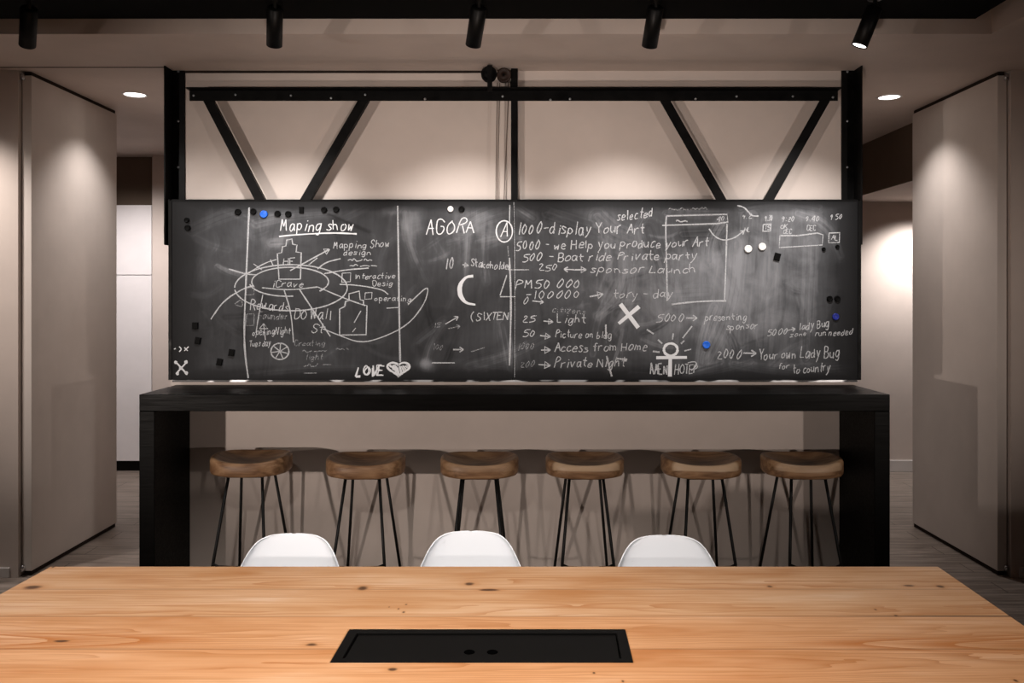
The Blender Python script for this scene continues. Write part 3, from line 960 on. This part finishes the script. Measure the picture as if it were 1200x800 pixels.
# ------------------------------------------------------------------ recessed downlights
for (px, py, lab) in ((158, 110.5, 'lit round recessed downlight in the ceiling over the left passage'), (1042, 113.5, 'lit round recessed downlight in the ceiling over the right passage')):
    d = (HC - CH) * F / (CY - py)
    x = (px - CX) * d / F
    g = thing('recessed_downlight', (x, d, HC), lab, 'ceiling light', 'recessed downlights')
    MB().lathe([(.060, -.001), (.062, -.005), (.072, -.005), (.075, 0)], (x, d, HC), n=40).build('trim_ring', M['white_paint'], g)
    MB().lathe([(0, -.0015), (.061, -.0015)], (x, d, HC), n=40).build('lens', M['lamp'], g)
    spot('downlight_beam', (x, d, HC - .02), (x * 1.01, d, 0), 44, 106, 1.0, (1, .93, .89), .03)

# ------------------------------------------------------------------ bar stools
SD = 4.27
stool_x = [(295 - CX), (429 - CX), (562 - CX), (685 - CX), (821 - CX), (939 - CX)]
stool_labels = ['wooden saddle seat bar stool at the left end, nearest the left counter end panel',
                'wooden bar stool second from the left, between the left and middle white chairs',
                'wooden bar stool directly behind the middle white chair, third from the left',
                'wooden bar stool between the middle and right white chairs, fourth from the left',
                'pale fronted wooden bar stool directly behind the right hand white chair',
                'wooden bar stool at the right end, touching the right counter end panel in view']
SG = 'wooden bar stools along the counter'


def make_stool():
    g = thing('bar_stool', (stool_x[0] * SD / F, SD, 0), stool_labels[0], 'stool', SG)
    n = 64
    W, Dp = .193, .152

    def ring(k):
        th = 2 * PI * k / n
        c_, s_ = math.cos(th), math.sin(th); e = 2 / 2.7
        return math.copysign(abs(c_) ** e, c_), math.copysign(abs(s_) ** e, s_)

    def front(uy): return max(0.0, -uy) ** 1.5

    def rim(ux, uy):
        return .692 + .010 * ux * ux * (1 - .5 * front(uy)) + .006 * max(0, uy) ** 2 - .012 * front(uy) * (1 - .6 * ux * ux)
    vs, fs = [], []
    rings = []
    # dished top, rolled over at the edge (widest along the front)
    for sr in (.12, .25, .4, .55, .68, .78, .86, .92):
        row = []
        for k in range(n):
            ux, uy = ring(k)
            zr = rim(ux, uy)
            row.append((ux * W * sr, uy * Dp * sr, .664 + (zr - .664) * (sr / .92) ** 2.4))
        rings.append(row)
    for sc, q in ((.955, .07), (.98, .25), (.997, .55), (1.006, .85), (1.008, 1.0)):
        row = []
        for k in range(n):
            ux, uy = ring(k)
            row.append((ux * W * sc, uy * Dp * sc, rim(ux, uy) - (.012 + .022 * front(uy)) * q))
        rings.append(row)
    for sc, zz in ((1.008, .638), (1.0, .625), (.975, .616), (.90, .612), (.55, .610), (.1, .610)):
        row = []
        for k in range(n):
            ux, uy = ring(k)
            row.append((ux * W * sc, uy * Dp * sc, zz + .005 * ux * ux))
        rings.append(row)
    vs = [q for row in rings for q in row]
    for i in range(len(rings) - 1):
        for k in range(n):
            k2 = (k + 1) % n
            fs.append((i * n + k, i * n + k2, (i + 1) * n + k2, (i + 1) * n + k))
    fs.append(tuple(range(n))[::-1])
    fs.append(tuple(range((len(rings) - 1) * n, len(rings) * n)))
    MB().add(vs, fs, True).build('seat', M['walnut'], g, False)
    for sx in (-1, 1):
        for sy in (-1, 1):
            t0 = Vector((sx * .082, sy * .10, .615)); t1 = Vector((sx * .145, sy * (.258 if sy < 0 else .255), 0.004))
            MB().tube([t0, t1], .0075, 12).build('leg', M['rod'], g, False)
    k = (.615 - .212) / .611
    fx, fy = .082 + .063 * k, .10 + .158 * k
    MB().tube([(-fx, -fy, .222), (-fx * .75, -fy - .008, .212), (0, -fy - .012, .209), (fx * .75, -fy - .008, .212), (fx, -fy, .222)], .006, 10).build('footrest', M['rod'], g, False)
    b = MB()
    b.box(-.09, .09, -.11, .11, .606, .612)
    b.build('mounting_plate', M['rod'], g, False)
    return g


st = make_stool()
st.scale.z = 1.015
for i in range(1, 6):
    q = copy_thing(st, (stool_x[i] * SD / F, SD, 0), stool_labels[i])
    q.scale.z = 1.0
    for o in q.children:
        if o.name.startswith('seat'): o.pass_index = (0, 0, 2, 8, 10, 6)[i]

# ------------------------------------------------------------------ white shell chairs
chair_px = [(344.5, 2.63, 625), (552.5, 2.61, 622), (778.5, 2.64, 627)]
chair_labels = ['white moulded shell chair behind the table, leftmost of the three', 'white moulded shell chair at the middle of the table edge', 'white moulded shell chair behind the table, rightmost of the three']


def make_chair():
    g = thing('shell_chair', (0, 0, 0), chair_labels[0], 'chair', 'white shell chairs tucked under the table')
    # side profile: (y, z, half width, edge lift) from the seat front to the back top
    prof = [(-.455, .405, .185, .0), (-.44, .425, .205, .004), (-.40, .437, .218, .010), (-.33, .437, .226, .020), (-.25, .428, .230, .032), (-.17, .422, .232, .045), (-.11, .428, .232, .058), (-.075, .45, .230, .066),
            (-.055, .49, .226, .070), (-.043, .535, .217, .068), (-.034, .58, .202, .062), (-.026, .62, .176, .052), (-.018, .66, .156, .042), (-.012, .69, .143, .034), (-.008, .715, .131, .030), (-.005, .735, .120, .026), (-.003, .748, .109, .022), (-.0015, .757, .095, .016), (-.0005, .763, .078, .010), (0, .766, .060, .005), (0.0005, .768, .030, .002), (.0005, .7685, .004, 0)]
    nt = 24
    rows = []
    for i, (y, z, hw, lift) in enumerate(prof):
        a_ = prof[max(i - 1, 0)]; b_ = prof[min(i + 1, len(prof) - 1)]
        ty, tz = b_[0] - a_[0], b_[1] - a_[1]; L = math.hypot(ty, tz)
        ny, nz = -tz / L, ty / L
        if i > 14: ny, nz = -1, 0
        row = []
        for k in range(nt + 1):
            t_ = -1 + 2 * k / nt
            q = abs(t_) ** 2.4 * lift
            row.append((hw * math.sin(t_ * PI / 2 * .96) / math.sin(PI / 2 * .96), y + ny * q, z + nz * q))
        rows.append(row)
    vs = [q for row in rows for q in row]
    m = nt + 1
    fs = [(i * m + k, i * m + k + 1, (i + 1) * m + k + 1, (i + 1) * m + k) for i in range(len(rows) - 1) for k in range(nt)]
    o = MB().add(vs, fs, True).build('shell', M['white_shell'], g, False)
    so = o.modifiers.new('thickness', 'SOLIDIFY'); so.thickness = .0045; so.offset = 0
    su = o.modifiers.new('smooth', 'SUBSURF'); su.levels = 2; su.render_levels = 2
    for sx in (-1, 1):
        for sy in (-1, 1):
            MB().tube([(sx * .10, -.25 + sy * .09, .415), (sx * .20, -.25 + sy * .20, .003)], [.014, .010], 14).build('leg', M['leg_wood'], g, False)
    b = MB()
    b.tube([(-.105, -.34, .40), (.105, -.34, .40)], .006, 8); b.tube([(-.105, -.16, .40), (.105, -.16, .40)], .006, 8)
    b.tube([(-.105, -.34, .40), (-.105, -.16, .40)], .006, 8); b.tube([(.105, -.34, .40), (.105, -.16, .40)], .006, 8)
    b.build('leg_brace', M['rod'], g, False)
    return g


ch = make_chair()
for i, (px, d, py) in enumerate(chair_px):
    loc = ((px - CX) * d / F, d, (CH - (py - CY) * d / F) - .769)
    loc = (loc[0], (CH - .769) * F / (py - CY), 0)
    loc = ((px - CX) * loc[1] / F, loc[1], 0)
    if i == 0: ch.location = loc
    else: copy_thing(ch, loc, chair_labels[i])

# ------------------------------------------------------------------ the table
TZ = .74


def table_material():
    m = mat('fir_table_wood', (.6, .38, .2), .42, .35)
    t = NT(m); c = t.coord('Generated'); c = t.coord('Object')
    sp = t.n('ShaderNodeSeparateXYZ'); t.l(c, sp.inputs[0])
    x, y = sp.outputs[0], sp.outputs[1]
    PW = .188
    q = t.math('DIVIDE', t.math('SUBTRACT', y, .147), PW)
    idx = t.math('FLOOR', q); yy = t.math('SUBTRACT', t.math('SUBTRACT', q, idx), .5)
    wn = t.n('ShaderNodeTexWhiteNoise', noise_dimensions='1D'); t.l(idx, wn.inputs['W'])
    rnd = wn.outputs['Value']
    wn2 = t.n('ShaderNodeTexWhiteNoise', noise_dimensions='1D'); t.l(t.math('ADD', idx, 37.3), wn2.inputs['W'])
    rnd2 = wn2.outputs['Value']
    cb = t.n('ShaderNodeCombineXYZ'); t.l(x, cb.inputs[0]); t.l(y, cb.inputs[1]); t.l(t.math('MULTIPLY', rnd, 40), cb.inputs[2])
    v = cb.outputs[0]
    wob = t.noise(t.mapping(v, (1.0, 6, 1)), 1.5, 3, .5)
    ye = t.math('ADD', yy, t.math('MULTIPLY', t.math('SUBTRACT', rnd2, .5), .5))
    par = t.math('MULTIPLY', t.math('MULTIPLY', ye, ye), 9.0)
    sgn = t.math('SUBTRACT', t.math('MULTIPLY', t.math('GREATER_THAN', rnd, .5), 2.0), 1.0)
    f = t.math('ADD', t.math('ADD', par, t.math('MULTIPLY', t.math('MULTIPLY', x, sgn), .55)), t.math('MULTIPLY', wob, 2.6))
    fr = t.math('FRACT', t.math('MULTIPLY', f, 2.6))
    late = t.math('POWER', fr, 3.0)                       # sharp late-wood line at the end of each ring
    fine = t.noise(t.mapping(v, (3, 150, 1)), 2, 4, .6)
    fine2 = t.noise(t.mapping(v, (1.2, 40, 1)), 2, 4, .6)
    patch = t.noise(t.mapping(v, (1.2, 5, 1)), 1.6, 3, .6)
    base = t.ramp(patch, [(.30, (.47, .22, .085)), (.42, (.59, .345, .185)), (.58, (.66, .42, .25)), (.70, (.72, .51, .35))])
    tint = t.mix(rnd2, (.98, .80, .66), (1.0, 1.0, 1.0))
    base = t.mix(1.0, base, tint, 'MULTIPLY')
    strength = t.math('MULTIPLY', late, t.maprange(t.noise(t.mapping(v, (.9, 4, 1)), 2.2, 2, .5),   .35, .6, .1, .95))
    col = t.mix(strength, base, (.42, .165, .05))
    col = t.mix(t.maprange(fine, .45, .8, 0, .4), col, (.44, .23, .10))
    col = t.mix(t.maprange(fine2, .46, .68, 0, .7), col, (.47, .22, .085))
    # two cathedral figures in the wide middle board
    for xt, yc, sg in (((270 - CX) * 1.886 / F, 1.886, -1), ((905 - CX) * 1.863 / F, 1.863, 1), ((640 - CX) * 1.47 / F, 1.47, -1)):
        yo = t.math('DIVIDE', t.math('SUBTRACT', y, t.math('ADD', yc, t.math('MULTIPLY', t.math('SUBTRACT', wob, .5), .03))), .040)
        sx_ = t.math('SUBTRACT', t.math('MULTIPLY', t.math('SUBTRACT', x, xt), sg), t.math('MULTIPLY', t.math('MULTIPLY', yo, yo), .27))
        sx_ = t.math('ADD', sx_, t.math('MULTIPLY', t.math('SUBTRACT', fine2, .5), .03))
        fg = t.math('POWER', t.math('FRACT', t.math('MULTIPLY', t.math('ADD', sx_, 3.0), 5.0)), 1.4)
        fg = t.math('MULTIPLY', fg, t.math('MULTIPLY', t.maprange(sx_, 0.0, .03, 0, 1.0), t.maprange(sx_, .55, .95, 1, 0)))
        col = t.mix(fg, col, (.43, .155, .04))
    # glue lines between the boards
    edge = t.math('ABSOLUTE', yy)
    col = t.mix(t.maprange(edge, .475, .497, 0, .6), col, (.25, .12, .05))
    # knots, worm holes and one crack at their own places
    knot = None; halo = None
    for px, py, rx, ry in [(38, 688, 14, 3.0), (425, 689, 8, 3), (550, 684, 8, 2.4), (573, 691, 13, 1.8), (473, 717, 1.8, 1.2), (476, 708, 1.8, 1), (456, 711, 1.5, 1), (467, 713, 1.5, 1), (1026, 714, 2.5, 1.3),
                           (1050, 721, 4, 1.6), (1102, 687, 6, 2), (1065, 686, 8, 1.2), (696, 788, 2.2, 1.6), (730, 798, 2, 1.5), (72, 751, 11, 1.8), (62, 664.5, 2, 1), (902, 687, 5, 2), (1190, 797, 3, 2), (460, 784, 7, 3.0), (365, 755, 9, 2)]:
        dd = (CH - TZ) * F / (py - CY); kx = (px - CX) * dd / F; ky = dd
        sx = rx * dd / F; sy = ry * dd * dd / F / (CH - TZ)
        a_ = t.math('DIVIDE', t.math('SUBTRACT', x, kx), sx); b_ = t.math('DIVIDE', t.math('SUBTRACT', y, ky), sy)
        e = t.math('SQRT', t.math('ADD', t.math('MULTIPLY', a_, a_), t.math('MULTIPLY', b_, b_)))
        knot = e if knot is None else t.math('MINIMUM', knot, e)
    kn = t.math('ADD', knot, t.math('MULTIPLY', t.math('SUBTRACT', fine2, .5), 1.4))
    col = t.mix(t.maprange(kn, .4, 2.2, .55, 0.0, True), col, (.48, .22, .08))
    col = t.mix(t.maprange(kn, .3, 1.0, .9, 0.0, True), col, (.055, .022, .01))
    yc = t.math('ABSOLUTE', t.math('SUBTRACT', y, t.math('ADD', (CH - TZ) * F / (722 - CY), t.math('MULTIPLY', fine2, .003))))
    ck = t.math('MULTIPLY', t.maprange(yc, .0012, .004, 1, 0), t.maprange(x, .72, 1.0, 0, 1))
    col = t.mix(ck, col, (.06, .03, .015))
    t.color(col)
    t.l(t.maprange(fine2, .3, .8, .36, .52), t.b.inputs['Roughness'])
    t.bump(fine, .08, .002)
    return m


M['table'] = table_material()
D_back = (CH - TZ) * F / (663.5 - CY)
g = thing('long_table', (0, 1.86, 0), 'long pale wooden plank table with a black inset hatch, in the foreground', 'table')
xbl, xbr = (59 - CX) * D_back / F, (1099.5 - CX) * D_back / F
D_fr = 1.30
skew = (638 - CX) / F * (D_back - D_fr)     # the table stands slightly askew in the room
vs = []
hx0, hx1 = (409 - CX) * (CH - TZ) / (737 - CY), (733 - CX) * (CH - TZ) / (737 - CY)
hy1, hy0 = (CH - TZ) * F / (737 - CY), (CH - TZ) * F / (776 - CY)
sh = (638 - CX) / F * (hy1 - hy0)
# top with an opening for the hatch: four slabs around it, welded into one mesh
out = [(xbl - skew, D_fr), (xbr - skew, D_fr), (xbr, D_back), (xbl, D_back)]
inn = [(hx0 - sh, hy0), (hx1 - sh, hy0), (hx1, hy1), (hx0, hy1)]
vs = [(x, y, z) for z in (TZ - .045, TZ) for x, y in out + inn]
fs = []
for k in range(4):
    k2 = (k + 1) % 4
    fs += [(8 + k, 8 + k2, 12 + k2, 12 + k), (k2, k, 4 + k, 4 + k2), (k, k2, 8 + k2, 8 + k), (4 + k2, 4 + k, 12 + k, 12 + k2)]
top = MB().add(vs, fs).build('table_top', M['table'], g, True, .0025)
top.data.transform(Matrix.Translation((0, 1.86, 0))); top.location = (0, -1.86, 0)
for sx, sy in ((xbl + .09, D_back - .09), (xbr - .09, D_back - .09), (xbl - skew + .09, D_fr + .09), (xbr - skew - .09, D_fr + .09)):
    MB().box(sx - .04, sx + .04, sy - .04, sy + .04, 0, TZ - .045).build('leg', M['steel'], g, True, .003)
b = MB().box(xbl + .10, xbr - .13, D_back - .12, D_back - .09, TZ - .115, TZ - .045)
b.box(xbl + .10, xbr - .13, D_fr + .09, D_fr + .12, TZ - .115, TZ - .045)
b.build('apron', M['steel'], g)
# black cable hatch
fr = .022


def quad_ring(o_, i_, z0, z1, mb):
    v = [(x, y, z) for z in (z0, z1) for x, y in o_ + i_]
    f = []
    for k in range(4):
        k2 = (k + 1) % 4
        f += [(8 + k, 8 + k2, 12 + k2, 12 + k), (k2, k, 4 + k, 4 + k2), (k, k2, 8 + k2, 8 + k), (4 + k2, 4 + k, 12 + k, 12 + k2)]
    mb.add(v, f)


o_ = [(hx0 - sh + .001, hy0 + .001), (hx1 - sh - .001, hy0 + .001), (hx1 - .001, hy1 - .001), (hx0 + .001, hy1 - .001)]
i_ = [(o_[0][0] + fr, o_[0][1] + fr * .8), (o_[1][0] - fr, o_[1][1] + fr * .8), (o_[2][0] - fr, o_[2][1] - fr), (o_[3][0] + fr, o_[3][1] - fr)]
mb = MB(); quad_ring(o_, i_, TZ - .03, TZ + .001, mb)
h = mb.build('hatch_frame', M['hatch'], g, True, .0012)
l_ = [(i_[0][0] + .003, i_[0][1] + .003), (i_[1][0] - .003, i_[1][1] + .003), (i_[2][0] - .003, i_[2][1] - .003), (i_[3][0] + .003, i_[3][1] - .003)]
mb = MB().add([(x, y, z) for z in (TZ - .03, TZ - .003) for x, y in l_], [(3, 2, 1, 0), (4, 5, 6, 7), (0, 1, 5, 4), (1, 2, 6, 5), (2, 3, 7, 6), (3, 0, 4, 7)])
lid = mb.build('hatch_lid', M['hatch'], g, True, .0015)
for px in (550, 577):
    dd = (CH - TZ + .003) * F / (764 - CY)
    MB().lathe([(0, .0006), (.0095, .0006), (.011, .0012), (.012, .0002)], ((px - CX) * dd / F, dd, TZ - .003), n=24).build('finger_hole', M['hatch_hole'], lid)
